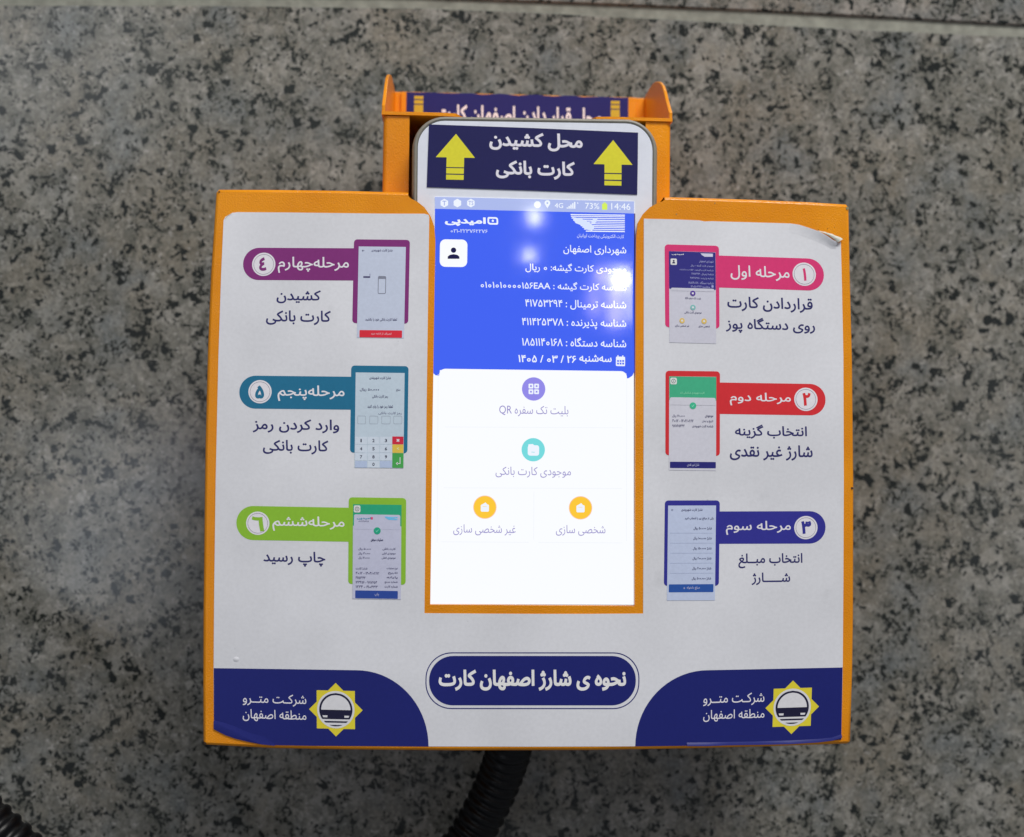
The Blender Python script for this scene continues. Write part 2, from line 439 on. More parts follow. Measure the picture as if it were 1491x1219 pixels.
for x, y, r, mt in [(319, 279.5, 1.6, DARKHOLE), (298.5, 1082.5, 2.0, DARKHOLE), (1234, 303.5, 2.2, CHIP), (1240.5, 711, 1.8, DARKHOLE), (586, 473, .6, DARKHOLE),
                    (1041, 296, .9, CHIP), (985, 312, .9, CHIP), (1205, 333, .6, DARKHOLE), (1215, 331, .5, DARKHOLE), (1192, 334.5, .6, DARKHOLE)]:
    f = loc_frame(x, y)
    flat('paint_chip', [f(math.cos(t*.785)*r*random.uniform(.7, 1.3), math.sin(t*.785)*r*random.uniform(.7, 1.3)) for t in range(8)], -.00012, mt, holder)

# housing behind, with the card shelf on top
HY = .012
pl, pr = pix(555.8, 163, HY), pix(979, 172, HY)
XL, XR, ZS = pl.x, pr.x, (pl.z+pr.z)/2
TH = .0011; DEP = .0545
earp = [(0, 0), (.0, .002), (.0064, .0081), (.0105, .0125), (.0146, .0160), (.019, .0185), (.024, .0205), (.031, .0226), (.037, .0235), (.0434, .0240), (DEP, .0242)]
def ear(x, s):
    V = []; F = []; pts = [(HY+d, ZS+z) for d, z in earp]+[(HY+DEP, ZS-.001), (HY, ZS-.001)]; k = len(pts)
    ce = Vector((0, sum(p[0] for p in pts)/k, sum(p[1] for p in pts)/k))
    for xx, sh in ((x, 1), (x, 0), (x+s*TH, 0), (x+s*TH, 1)):
        for (y, z) in pts:
            if sh:   # softened rim
                d = Vector((0, y, z))-ce; d = d.normalized()*.00025; V.append((xx, y-d.y, z-d.z))
            else: V.append((xx+(.00025*s if xx == x else -.00025*s), y, z))
    F.append(tuple(range(k))); F.append(tuple(range(4*k-1, 3*k-1, -1)))
    for r in range(3):
        for i in range(k): F.append((r*k+i, r*k+(i+1) % k, (r+1)*k+(i+1) % k, (r+1)*k+i))
    bm = bmesh.new(); vs = [bm.verts.new(v) for v in V]
    for f in F: bm.faces.new([vs[i] for i in f])
    bmesh.ops.recalc_face_normals(bm, faces=bm.faces); bm.verts.index_update()
    r = [tuple(v.co) for v in bm.verts], [tuple(v.index for v in f.verts) for f in bm.faces]; bm.free(); return r
for x, s in ((XL, 1), (XR, -1)):
    mk('shelf_side', *ear(x, s), ORANGE, holder)
# shelf plate with a finger notch at its front edge
xa, xb = pix(664, 164, HY).x, pix(868, 168, HY).x
sh = [(XL, 0), (xa-.004, 0), (xa, .0006), (xa+.002, .004), (xa+.006, .008), (xb-.006, .008), (xb-.002, .004), (xb, .0006), (xb+.004, 0), (XR, 0), (XR, DEP), (XL, DEP)]
k = len(sh); V = [(x, HY-.0003+y, ZS) for x, y in sh]+[(x, HY-.0003+y, ZS-.0011) for x, y in sh]
mk('card_shelf', V, [tuple(range(k)), tuple(range(2*k-1, k-1, -1))]+[(i, k+i, k+(i+1) % k, (i+1) % k) for i in range(k)], ORANGE, holder)
zt = ZS+.0238
mk('back_plate', *box(XL+TH, XR-TH, HY+DEP-.0012, HY+DEP, -.075, zt, .0003), ORANGE, holder)
bl, br = pix(592, 140, HY+DEP-.0022).x, pix(915, 140, HY+DEP-.0022).x
mk('backing_strip', *box(XL+.0035, XR-.0045, HY+DEP-.0022, HY+DEP-.0013, ZS, zt-.0002, .0002), ORANGE, holder)
# uprights: front face with a bend into the side wall
zl = ZS-.0013
def upright(x0, x1, s):
    V = []; P = [(x1, 0), (x0+s*.0018, 0), (x0+s*.0009, .0002), (x0+s*.0003, .0008), (x0, .0018), (x0, DEP)]
    for z in (zl, -.075): V += [(x, HY+.0004+y, z) for x, y in P]
    k = len(P); return V, [((i, i+1, k+i+1, k+i) if s < 0 else (i+1, i, k+i, k+i+1)) for i in range(k-1)]
xo, xi = pix(557, 220, HY).x, pix(595.6, 220, HY).x
mk('upright', *upright(xo, xi, 1), ORANGE, holder, smooth=True)
xo2, xi2 = pix(977.3, 230, HY).x, pix(940, 230, HY).x
mk('upright', *upright(xo2, xi2, -1), ORANGE, holder, smooth=True)

# sticker on the shelf's back plate
SY = HY+DEP-.0024
def bk(x, y): return (x, y)
zb0 = pix(750, 141, SY).z
tl, tr = pix(592, 139.5, SY), pix(915, 142.5, SY)
sw = tr.x-tl.x
def on_back(name, loops, d, mat):      # loops in metres from the sticker's upper left corner
    V, F = [], []
    for lp in loops:
        if area2(lp) < 0: lp = lp[::-1]
        b = len(V); V += [(tl.x+u, SY-d, zt-.0006-v) for u, v in lp]; F.append(tuple(range(b, b+len(lp)))[::-1])
    return mk(name, V, F, mat, shelf_st)
NAVY = ink((34, 32, 92), .35); YEL = ink((205, 196, 42), .4)
edge_top = [(sw*i/24, -.0002+.0003*math.sin(i*1.7)*(1 if 6 < i < 20 else .3)) for i in range(25)]
lpp = edge_top+[(sw, .0215), (0, .0215)]
V = [(tl.x+u, SY, zt-.0006-v) for u, v in lpp]
shelf_st = mk('shelf_sticker', V, [tuple(range(len(V)))[::-1]], NAVY, holder, label='navy sticker with two down arrows on the back plate of the card shelf')
for cx_ in (.0046, sw-.0050):
    u = lambda a: cx_+a
    on_back('arrow', [[(u(-.0017), .0012), (u(.0017), .0012), (u(.0017), .0024), (u(-.0017), .0024)],
                      [(u(-.0017), .0028), (u(.0017), .0028), (u(.0017), .0042), (u(-.0017), .0042)],
                      [(u(-.0017), .0046), (u(.0017), .0046), (u(.0017), .0118), (u(.0040), .0118), (u(0), .0170), (u(-.0040), .0118), (u(-.0017), .0118)]], .00006, ink((178, 150, 44), .45))  # duller yellow ink: the shelf's shade is put into its colour
vis = shape_rtl('محل قرار دادن اصفهان کارت'); V = []; F = []; x = 0
for i, c in enumerate(vis):
    gv, gf, adv = glyph(c, .03, 3); b = len(V); V += [(x+p[0], p[1]) for p in gv]; F += [tuple(b+j for j in f) for f in gf]; x += adv
ax, bx = min(v[0] for v in V), max(v[0] for v in V)
ta, tb = pix(636, 152, SY).x, pix(877, 152, SY).x
ks = (tb-ta)/(bx-ax); kz = ks*1.6; ym = max(v[1] for v in V)
mk('lettering', [(ta+(u-ax)*ks, SY-.00007, zt-.0047+(v-ym)*kz) for u, v in V], F, ink((205, 200, 206)), shelf_st)

# ------------------------------------------------------------------ instruction sticker
def L(n): return -(.00012+n*.00003)
def paper():
    mt, N, Lk, b = new_mat('scuffed_white_vinyl')
    tc = N.new('ShaderNodeTexCoord'); fac = []
    for sc_, det, lo, hi, a_, c_ in ((28, 5, .35, .62, .93, 1.02), (900, 3, .3, .7, .965, 1.02), (420, 1, .165, .20, .78, 1.0), (70, 6, .24, .34, .90, 1.0)):
        n = N.new('ShaderNodeTexNoise'); n.inputs['Scale'].default_value = sc_; n.inputs['Detail'].default_value = det
        Lk.new(tc.outputs['Object'], n.inputs['Vector']); mr = N.new('ShaderNodeMapRange')
        for i, v in enumerate((lo, hi, a_, c_)): mr.inputs[i+1].default_value = v
        Lk.new(n.outputs[0], mr.inputs[0]); fac.append(mr.outputs[0])
    cur = fac[0]
    for f_ in fac[1:]:
        m_ = N.new('ShaderNodeMath'); m_.operation = 'MULTIPLY'; Lk.new(cur, m_.inputs[0]); Lk.new(f_, m_.inputs[1]); cur = m_.outputs[0]
    mx = N.new('ShaderNodeVectorMath'); mx.operation = 'SCALE'; mx.inputs[0].default_value = lin((198, 199, 204), LP)[:3]
    Lk.new(cur, mx.inputs['Scale']); Lk.new(mx.outputs[0], b.inputs['Base Color'])
    n = N.new('ShaderNodeTexNoise'); n.inputs['Scale'].default_value = 16; n.inputs['Detail'].default_value = 2; Lk.new(tc.outputs['Object'], n.inputs['Vector'])
    bp = N.new('ShaderNodeBump'); bp.inputs['Strength'].default_value = .5; bp.inputs['Distance'].default_value = .0006
    Lk.new(n.outputs[0], bp.inputs['Height']); Lk.new(bp.outputs[0], b.inputs['Normal'])
    b.inputs['Roughness'].default_value = .38; b.inputs['Specular IOR Level'].default_value = .35
    return mt
VINYL = paper()
stl = [(325.5, 321), (328, 316), (333, 313), (338, 310), (346, 309), (420, 309.5), (500, 310.5), (560, 311.2), (618, 311.3), (624, 313), (625, 316),
       (623.5, 420), (621, 600), (619.5, 750), (618, 893), (700, 893.6), (780, 894), (860, 894), (936.5, 893.5), (937, 700), (937.3, 500), (937.5, 318.5),
       (980, 319.5), (1018, 321), (1026, 322.6), (1036, 322.2), (1060, 323), (1100, 324), (1150, 325.5), (1163, 327.5), (1180, 334), (1198, 340), (1212, 351), (1221, 354), (1224.3, 352),
       (1226, 420), (1228, 520), (1228.6, 700), (1228, 850), (1227, 980), (1225, 1077), (1150, 1082.5), (1080, 1084.5), (1000, 1086), (900, 1087),
       (775, 1087.3), (620, 1087), (450, 1086), (400, 1085), (375, 1082), (340, 1074), (326, 1069), (318, 1064), (311.5, 1061),
       (311, 980), (312, 850), (314, 700), (318, 520), (322, 400)]
sticker = flat('instruction_sticker', stl, L(0), VINYL, holder, skirt=.0001, label='white sticker of six numbered steps with navy lower corners')
DBLUE = ink((27, 33, 100), .4); DTXT = ink((40, 40, 92), .45); WTXT = ink((208, 206, 212), .45)
# lower corners
def quarter(x0, y0, x1, y1, n=18, flip=False):
    r = []
    for i in range(n+1):
        a = math.pi/2*i/n; r.append((x0+(x1-x0)*math.sin(a), y1-(y1-y0)*math.cos(a)))
    return r
lc = [(311.3, 973), (420, 974.5)]+quarter(519, 976, 624, 1087)+[(450, 1086), (400, 1085), (375, 1082), (340, 1074), (326, 1069), (318, 1064), (311.5, 1061)]
flat('corner_field', lc, L(1), DBLUE, sticker)
rc = [(1226.9, 972), (1130, 974)]+quarter(1031, 976, 925, 1086.8)+[(1000, 1086), (1080, 1084.5), (1150, 1082.5), (1225, 1077)]
flat('corner_field', rc, L(1), DBLUE, sticker)
def emblem(x, y, dbl=1.0):
    f = loc_frame(x, y); Y = ink((205, 190, 52), .45); W_ = ink((200, 200, 204), .45); K = ink((26, 26, 52), .45)
    s = 27.8; e = sticker
    sq = [f(-s, -s), f(s, -s), f(s, s), f(-s, s)]; t = 39.0
    star = []
    for i in range(8):
        a = math.pi/4*i-math.pi/2; star.append((t if i % 2 == 0 else s*math.sqrt(2), a))
    pts = []
    # union outline of the square and the diamond
    for i in range(4):
        a = math.pi/2*i-math.pi/2; c_, s_ = math.cos(a), math.sin(a)
        h = t-s
        for (u, v) in ((s, -h), (t, 0), (s, h), (s, s)):
            pts.append(f(u*c_-v*s_, u*s_+v*c_))
    em = flat('emblem', pts, L(2), Y, e)
    flat('emblem', loop_disc(x, y, 27.2), L(3), W_, e)
    def chord(r, ya, yb, n=16):
        lo, hi = max(-r, ya), min(r, yb); R = []
        for i in range(n+1): yy = lo+(hi-lo)*i/n; R.append((math.sqrt(max(0, r*r-yy*yy)), yy))
        return [f(*p) for p in R]+[f(-p[0], p[1]) for p in R[::-1]]
    flat('emblem', [chord(24.2, -24.2, 13.8, 30), chord(24.2, 16.6, 18.9), chord(24.2, 22.2, 24.1)], L(4), K, e)
    flat('emblem', [chord(21.3, -21.3, .3, 30), [f(-19.5, 8.5), f(-12.2, 8.5), f(-12.5, 11.4), f(-18.4, 11.4)], [f(12.2, 8.5), f(19.5, 8.5), f(18.4, 11.4), f(12.5, 11.4)]], L(5), W_, e)
emblem(489, 1033.5); emblem(1153.5, 1030)
text('شرکـت متــرو', 353.4, 1010, 446, 1029, L(2), WTXT, sticker, .004)
text('منطقه اصفهان', 353.4, 1033, 446, 1052, L(2), WTXT, sticker, .004)
text('شرکـت متــرو', 1024, 1008.5, 1113, 1028, L(2), WTXT, sticker, .004)
text('منطقه اصفهان', 1024, 1032.5, 1113, 1051, L(2), WTXT, sticker, .004)
# title
o_ = loop_rr(619.5, 950, 931, 1032.6, 38, 12); i_ = loop_rr(621.0, 951.5, 929.5, 1031.1, 36.5, 12)
ring('title_border', o_, i_, L(1), DBLUE, sticker)
flat('title_field', loop_rr(624.8, 955.2, 925.8, 1027.2, 35, 12), L(1), DBLUE, sticker)
text('نحوه ی شارژ اصفهان کارت', 638.7, 975, 911.7, 1006, L(2), ink((215, 215, 220)), sticker, .037, 4)

def step(side, col, pill, frame, screen, disc, num, nbox, head, hbox, lines):
    """one step of the instructions: pill with number and heading, phone picture, text below"""
    M = ink(col, .42)
    x0, y0, x1, y1 = pill
    r = (y1-y0)/2-.3
    flat('step_banner', loop_rr(x0, y0, x1, y1, (r, 0, 0, r) if side == 'l' else (0, r, r, 0), 10), L(1), M, sticker)
    flat('phone_picture', loop_rr(*frame, 5, 5), L(2), M, sticker)
    flat('number_disc', loop_disc(disc[0], disc[1], 17.0), L(2), ink((205, 203, 209)), sticker)
    ring('number_ring', loop_disc(disc[0], disc[1], 14.7), loop_disc(disc[0], disc[1], 14.2), L(3), ink((120, 116, 130)), sticker)
    text(num, *nbox, L(3), M, sticker, .045, 4, visual=True, name='number')
    text(head, *hbox, L(2), WTXT, sticker, .012, 4)
    for s, b in lines: text(s, *b, L(1), DTXT, sticker, .018, 4)
    return screen
PALE = ink((178, 186, 204), .45); TINY = ink((66, 64, 100), .5); TINYW = ink((170, 172, 200), .5)
def tiny(s, x0, y0, x1, y1, m=None, lv=5, b=.012): text(s, x0, y0, x1, y1, L(lv), m or TINY, sticker, b, 1)
def rect(name, x0, y0, x1, y1, lv, m, r=0): return flat(name, loop_rr(x0, y0, x1, y1, r, 4), L(lv), m, sticker)
# 4
step('l', (116, 44, 108), (354, 361.2, 520, 408.2), (514.2, 349, 595.6, 471), None, (384, 385), '٤', (377.5, 374.6, 388.3, 394.4), 'مرحله\u200cچهارم', (404.6, 374, 508, 398),
     [('کشیدن', (402.7, 422.5, 467, 442)), ('کارت بانکی', (387.4, 452, 481.5, 473.5))])
rect('phone_screen', 521, 359.3, 589.6, 492, 3, PALE)
rect('phone_button', 523.4, 481, 585.4, 491.6, 4, ink((200, 42, 58)), 1)
tiny('انصراف از ادامه خرید', 540, 484.2, 570, 488.2, ink((230, 170, 180)))
tiny('شارژ کارت شهروندی', 541, 362.5, 571.6, 367); tiny('←', 527, 363.5, 530.5, 366.5)
tiny('لطفا کارت بانکی خود را بکشید', 532, 463, 578, 468)
rect('picture_mark', 529, 402.3, 539, 404.6, 4, TINY); rect('picture_mark', 538.2, 398.5, 539.2, 402.2, 4, ink((130, 132, 160)))
ring('picture_mark', loop_rr(550.2, 402, 562, 428, 2, 4), loop_rr(551.2, 406, 561, 427, 1, 4), L(4), ink((118, 122, 138)), sticker)
# 5
step('l', (32, 100, 132), (348.5, 547.8, 516, 595.8), (510.6, 532.8, 594, 659.6), None, (378.6, 570.5), '۵', (371.6, 561.2, 384.6, 580.4), 'مرحله\u200cپنجم', (404.2, 561, 501.6, 585),
     [('وارد کردن رمز', (368, 610, 494, 631)), ('کارت بانکی', (382.8, 640.5, 478, 662))])
rect('phone_screen', 517, 542.8, 588.3, 681.5, 3, ink((176, 190, 202)))
tiny('شارژ کارت شهروندی', 538, 548, 569, 553); tiny('مبلغ', 577, 566, 583, 570); tiny('۵۰,۰۰۰ ریال', 524, 565, 552, 570)
tiny('رمز کارت بانکی', 542, 575, 565, 580); tiny('لطفا رمز خود را وارد کنید', 535, 589.5, 572, 595); tiny('رمز کارت بانکی', 551, 599.5, 585, 604, ink((120, 124, 145)))
for a, b in ((520.5, 532.5), (538, 550.5), (555.5, 568.5), (573, 585.5)):
    ring('picture_mark', loop_rr(a, 605.5, b, 617.5, 1.5, 4), loop_rr(a+.6, 606.1, b-.6, 616.9, 1, 4), L(4), ink((150, 160, 172)), sticker)
gx = [516.8, 534.8, 552.8, 571.2, 587.5]; gy = [635.7, 647.4, 659.6, 671.0, 681.4]
for r_ in range(4):
    for c_ in range(3):
        rect('key', gx[c_]+.4, gy[r_]+.4, gx[c_+1]-.4, gy[r_+1]-.4, 4, ink((164, 178, 204) if (r_ == 3 and c_ != 1) else (188, 198, 210)))
        s = '123456789 0 '[r_*3+c_]
        if s != ' ':
            xm, ym_ = (gx[c_]+gx[c_+1])/2, (gy[r_]+gy[r_+1])/2
            text(s, xm-(.9 if s == '1' else 1.7), ym_-2.4, xm+(.9 if s == '1' else 1.7), ym_+2.4, L(5), ink((50, 50, 70)), sticker, .02, 2, visual=True)
rect('key', gx[3], gy[0], gx[4], gy[1]-.3, 4, ink((190, 40, 62))); rect('key', gx[3], gy[1], gx[4], gy[2], 4, ink((205, 176, 72)))
rect('key', gx[3], gy[2]+.3, gx[4], gy[4], 4, ink((66, 150, 74)))
text('×', 577.2, 639, 581.8, 643.6, L(5), WTXT, sticker, .05, 2, visual=True); text('<', 577.8, 651.3, 581, 655.3, L(5), ink((235, 225, 160)), sticker, .03, 2, visual=True)
flat('key', [[(582, 666), (583, 666), (583, 675.5), (582, 675.5)], [(578, 674.6), (582, 674.6), (582, 675.5), (578, 675.5)], [(576.4, 675), (579, 672.6), (579, 677.4)]], L(5), WTXT, sticker)
# 6
step('l', (126, 172, 50), (344.2, 738.0, 513, 787.6), (507.4, 724.8, 591.0, 851), None, (375.3, 762), '٦', (366.5, 752, 385, 774), 'مرحله\u200cششم', (396.6, 751.5, 501.6, 774.5),
     [('چاپ رسید', (383.5, 802.5, 473.7, 825.5))])
rect('phone_screen', 514, 734.8, 584.6, 767, 3, ink((40, 150, 112)))
rect('phone_screen', 513.6, 766, 584, 872.4, 4, ink((176, 178, 198)))
rect('phone_screen', 515.4, 749.4, 582.8, 771, 5, ink((176, 178, 198)), (2.5, 2.5, 0, 0))
flat('picture_mark', loop_rr(515.2, 736, 524.8, 746.3, 2, 4), L(5), ink((200, 200, 200)), sticker)
ring('picture_mark', loop_disc(520, 741.2, 3.2, 16), loop_disc(520, 741.2, 2.5, 16), L(6), ink((90, 95, 100)), sticker); tiny('x', 519, 740.2, 521, 742.2, ink((90, 95, 100)), 6)
tiny('امیدپی', 519.5, 753, 540, 757, ink((60, 130, 160)), 6, .04); rect('picture_mark', 539.8, 753, 543, 756.6, 6, ink((200, 70, 110)), .8); tiny('۰۲۱-۲۲۳۷۶۲۲۷۶', 522, 758, 537, 760.4, None, 6)
flat('picture_mark', [(560, 752), (570, 753), (579, 753), (579, 754.5), (570, 755), (579, 756), (578, 757.5), (566, 757), (561, 754)], L(6), ink((100, 175, 215)), sticker)
flat('picture_mark', loop_disc(549.2, 773, 5.1, 24), L(6), ink((34, 150, 118)), sticker); tiny('✓', 547, 771, 551.4, 775, ink((120, 205, 180)), 7)
tiny('عملیات موفق', 540, 784, 558, 789, ink((40, 40, 80)), 6, .03)
for i, (a, b, y) in enumerate([(('کارت بانکی'), '۵۰,۰۰۰ ریال', 799.5), ('موجودی قبلی', '۱۲۰,۰۰۰ ریال', 806), ('موجودی فعلی', '۱۷۰,۰۰۰ ریال', 812.4)]):
    tiny(a, 557-i*.6, y-2, 576, y+2, None, 6); tiny(b, 522, y-2, 540-i, y+2, None, 6)
for i, (a, b, xa_, xb_) in enumerate([('نوع عملیات', 'شارژ کارت', 535, 563), ('تاریخ', '۱۴۰۴/۰۲/۱۲ - ۱۲:۳۰', 552, 565), ('پایانه', '۴۱۷۵۳۲۹۴', 532, 563), ('شماره مرجع', '۹۸۷۶۵۴ - ۱۲۳۴۵۶', 549, 560), ('شماره کارت', '۶۱۰۴۳۳ - ۱۲۳۴', 550, 560)]):
    y = 828+i*6.6; tiny(a, xb_, y-2, 579, y+2, None, 6); tiny(b, 518, y-2, xa_, y+2, None, 6)
rect('phone_button', 517.2, 860.2, 579.2, 871.6, 5, ink((42, 68, 142)), 1); tiny('چاپ', 545.5, 863.2, 552, 868.6, TINYW, 6)
# 1
step('r', (196, 52, 106), (1040, 374.6, 1199.6, 421.2), (968.2, 357.0, 1047.2, 477.4), None, (1171, 399.4), '۱', (1168.8, 390.4, 1174.2, 409), 'مرحله اول', (1063.7, 386.5, 1149.6, 409.5),
     [('قراردادن کارت', (1059, 432, 1183.4, 455.5)), ('روی دستگاه پوز', (1056.8, 462, 1186.8, 487))])
rect('phone_screen', 974.4, 366.6, 1042.4, 499.6, 3, ink((186, 186, 198)))
rect('phone_screen', 974.2, 366.8, 1042.0, 421.6, 4, ink((46, 44, 118)), (0, 0, 1.5, 1.5)); rect('phone_screen', 977, 419.8, 1040, 424, 5, ink((186, 186, 198)), (2, 2, 0, 0))
tiny('امیدپی', 978, 369, 995.5, 372, WTXT, 5, .04)
flat('picture_mark', [(1020, 369), (1038, 369.5), (1038, 374), (1026, 374), (1022, 371.5)], L(5), ink((190, 190, 210)), sticker)
rect('picture_mark', 976.4, 376.6, 985.6, 385.8, 5, ink((205, 205, 205)), 1.6)
flat('picture_mark', [loop_disc(981, 379.7, 1.3, 12), [(978.8, 383.6), (979.4, 381.6), (981, 381.1), (982.6, 381.6), (983.2, 383.6)]], L(6), ink((50, 50, 80)), sticker)
for i, (s, x) in enumerate([('شهرداری اصفهان', 1018), ('موجودی کارت گیشه: ۰ ریال', 1005.5), ('شناسه کارت گیشه : ۰۱۰۱۰۱۰۰۰۰۱۵۶', 989.5), ('شناسه ترمینال : ۴۱۷۵۳۲۹۴', 1007), ('شناسه پذیرنده : ۴۱۱۴۲۵۳۷۸', 1005), ('شناسه دستگاه : ۱۸۵۱۱۴۰۱۶۸', 1002.5), ('سه\u200cشنبه ۱۴۰۵/۰۳/۲۶', 1006)]):
    y = 381+i*6.15; tiny(s, x, y-2.2, 1039 if i < 6 else 1034, y+2.2, ink((150, 152, 196)))
rect('picture_mark', 1036, 415.5, 1039, 419, 5, ink((150, 152, 196)), .5)
for x, y, c, r_ in [(1008.8, 427.2, (82, 56, 142), 3.9), (1009, 447.7, (118, 172, 170), 3.9), (993.2, 467, (205, 176, 100), 3.9), (1025.2, 467.8, (205, 176, 90), 3.9)]:
    flat('picture_mark', loop_disc(x, y, r_, 20), L(6), ink(c), sticker); rect('picture_mark', x-1.4, y-1.4, x+1.4, y+1.4, 7, ink((205, 205, 214)), .6)
tiny('بلیت تک سفره QR', 997.5, 432.4, 1020.5, 436.6); tiny('موجودی کارت بانکی', 996.5, 453, 1021.5, 457.4); tiny('غیر شخصی سازی', 983, 472.5, 1003.5, 476.6); tiny('شخصی سازی', 1017, 473.2, 1033.5, 477.4)
# 2
step('r', (192, 44, 50), (1040, 558.2, 1202, 604), (969, 540.4, 1048.2, 663.4), None, (1173.4, 581.6), '۲', (1168.4, 572, 1180.2, 591), 'مرحله دوم', (1062.7, 571.5, 1151.5, 591.5),
     [('انتخاب گزینه', (1070.2, 618, 1175, 639.5)), ('شارژ غیر نقدی', (1062.7, 648, 1183.3, 671))])
rect('phone_screen', 974.2, 548.4, 1042.8, 685, 3, ink((190, 190, 200)))
rect('phone_screen', 974.6, 548.6, 1043.0, 583, 4, ink((62, 160, 122))); rect('phone_screen', 975.4, 579, 1042, 590, 5, ink((190, 190, 200)), (2.5, 2.5, 0, 0))
rect('picture_mark', 976, 550, 985.6, 559.8, 5, ink((200, 205, 202)), 2.2); ring('picture_mark', loop_disc(980.7, 554.9, 3.2, 16), loop_disc(980.7, 554.9, 2.5, 16), L(6), ink((95, 100, 100)), sticker); tiny('x', 979.7, 553.9, 981.7, 555.9, ink((95, 100, 100)), 6)
tiny('کارت شهروندی شناسایی شد', 990, 570, 1026, 574.4, ink((130, 200, 165)))
flat('picture_mark', loop_disc(1009, 590.8, 4.8, 24), L(6), ink((60, 170, 132)), sticker); tiny('✓', 1007, 589, 1011, 592.8, ink((150, 215, 190)), 7)
tiny('موجودی', 1026.5, 604.2, 1038.5, 608.6); tiny('۱۲۰,۰۰۰ ریال', 979, 603.6, 997, 608); tiny('تاریخ و زمان', 1022.5, 611.4, 1038.5, 616); tiny('۱۴۰۴/۰۲/۱۲ - ۱۲:۳۰', 979, 610.6, 1010, 614.8)
tiny('شناسه کارت شهروندی', 1008, 618.6, 1038.5, 623.2); tiny('۹۸۷۶۵۴۳۲', 979, 618, 997, 622)
rect('phone_button', 975.5, 672.6, 1042.3, 681.8, 4, ink((38, 38, 108)), 1); tiny('شارژ غیر نقدی', 1000.5, 674.6, 1018, 679.6, TINYW)
# 3
step('r', (46, 46, 132), (1040, 744.6, 1202, 791.8), (967.4, 728.8, 1047.4, 853), None, (1173.4, 768.4), '۳', (1166.4, 758.6, 1181, 777.6), 'مرحله سوم', (1057, 758.5, 1151.5, 779),
     [('انتخاب مبــلغ', (1075.2, 805.5, 1168.4, 827.5)), ('شـــــارژ', (1094.5, 833.5, 1150.6, 852))])
rect('phone_screen', 972, 736.2, 1041.8, 874.4, 3, ink((174, 184, 208)))
tiny('شارژ کارت شهروندی', 992, 740.2, 1023, 744.8); tiny('←', 977.5, 741, 980.5, 744); tiny('یکی از مبالغ زیر را انتخاب کنید', 997, 753, 1039, 757.6, ink((45, 45, 85)))
for i, s in enumerate(['۵۰,۰۰۰', '۱۰۰,۰۰۰', '۱۵۰,۰۰۰', '۲۰۰,۰۰۰', '۴۰۰,۰۰۰', '۵۰۰,۰۰۰']):
    y = 769.5+i*14.6; tiny('شارژ '+s+' ریال', 1010-i*.5, y-2.3, 1036.5-i*.2, y+2.3, ink((45, 45, 85)))
    if i < 5: rect('picture_mark', 975.5, y+6.6, 1038.5, y+7, 4, ink((150, 160, 186)))
rect('phone_button', 973.8, 850.8, 1038.8, 862.4, 4, ink((40, 78, 150)), 1); tiny('مبلغ دلخواه', 1000, 853.6, 1019, 859, TINYW); tiny('+', 995, 855, 997.6, 858, TINYW)

# peeling edges and a blister of the sticker
def strip(name, rows, mat, parent, smooth=True):
    n = len(rows[0]); V = []
    for row in rows: V += [pix(x, y, 0)+Vector((0, -.00014-h, 0)) for x, y, h in row]
    F = [(r*n+i, (r+1)*n+i, (r+1)*n+i+1, r*n+i+1) for r in range(len(rows)-1) for i in range(n-1)]
    return mk(name, V, F, mat, parent, smooth=smooth)
PAPER = VINYL
ed = [(1150, 325.5, .0), (1163, 327.5, .00015), (1178, 332.5, .0003), (1192, 337.5, .0005), (1203, 344, .0007), (1212, 350.5, .0008), (1219, 353, .0006)]
strip('lifted_edge', [[(x-1-i*.3, y+13+i*.6-max(0, i-3)*2.2, 0) for i, (x, y, h) in enumerate(ed)], [(x-1-i*.2, y+8-max(0, i-3), h*.22) for i, (x, y, h) in enumerate(ed)],
                      [(x-i*.2, y+3.5, h*.75) for i, (x, y, h) in enumerate(ed)], ed], PAPER, sticker)
def fold(q, n=11):
    rows = []
    for j in range(5):
        t = j/4; row = []
        for i in range(n):
            u = i/(n-1); px, py = 1190+29*u, 336.6+17.5*u-2.2*math.sin(u*math.pi)
            wd = (1.0+8.4*u**1.3)*t; cr = .00010*math.sin(i*2.3+j*1.9)*(t > 0)
            row.append((px+wd*.80+.25*math.sin(i*3.1+j), py-wd*.62+.35*math.sin(i*2.1+j*1.3)*t, .0004+.0004*u+.0005*math.sin(t*math.pi)*u+cr-.0003*t))
        rows.append(row)
    return rows
strip('curled_corner', fold(0), UNDER, sticker)
flat('paint_chip', [(327, 318.5), (331, 314), (337, 310.6), (338, 311), (332, 314.4), (328.2, 319)], -.00020, UNDER, holder)
ridge = [(311.5, 1053.5), (325, 1058.5), (340, 1065), (355, 1073), (367, 1079.5), (385, 1084), (400, 1085)]
bot = [(311.5, 1061.5), (318, 1065), (328, 1070), (342, 1075), (360, 1079.5), (380, 1083.5), (400, 1085.6)]
strip('lifted_edge', [[(x, y-(5+7*min(i, 4)/4), 0) for i, (x, y) in enumerate(ridge)], [(x, y-2, .00022 if i < 6 else 0) for i, (x, y) in enumerate(ridge)],
                      [(x, y, .00032 if i < 6 else 0) for i, (x, y) in enumerate(ridge)], [(x, y, .0002) for x, y in bot]], DBLUE, sticker)
bot2 = [(1000, 1086.2), (1030, 1086), (1060, 1085.2), (1100, 1084.6), (1150, 1083.2), (1190, 1081), (1212, 1078.5), (1225, 1074)]
strip('lifted_edge', [[(x, y-5, 0) for x, y in bot2], [(x, y-2.5, .0004*(.5+.5*math.sin(i*1.9))+.0001) for i, (x, y) in enumerate(bot2)],
                      [(x, y-.4, .0005*(.5+.5*math.sin(i*1.9))+.0002) for i, (x, y) in enumerate(bot2)]], DBLUE, sticker)
V = []; F = []
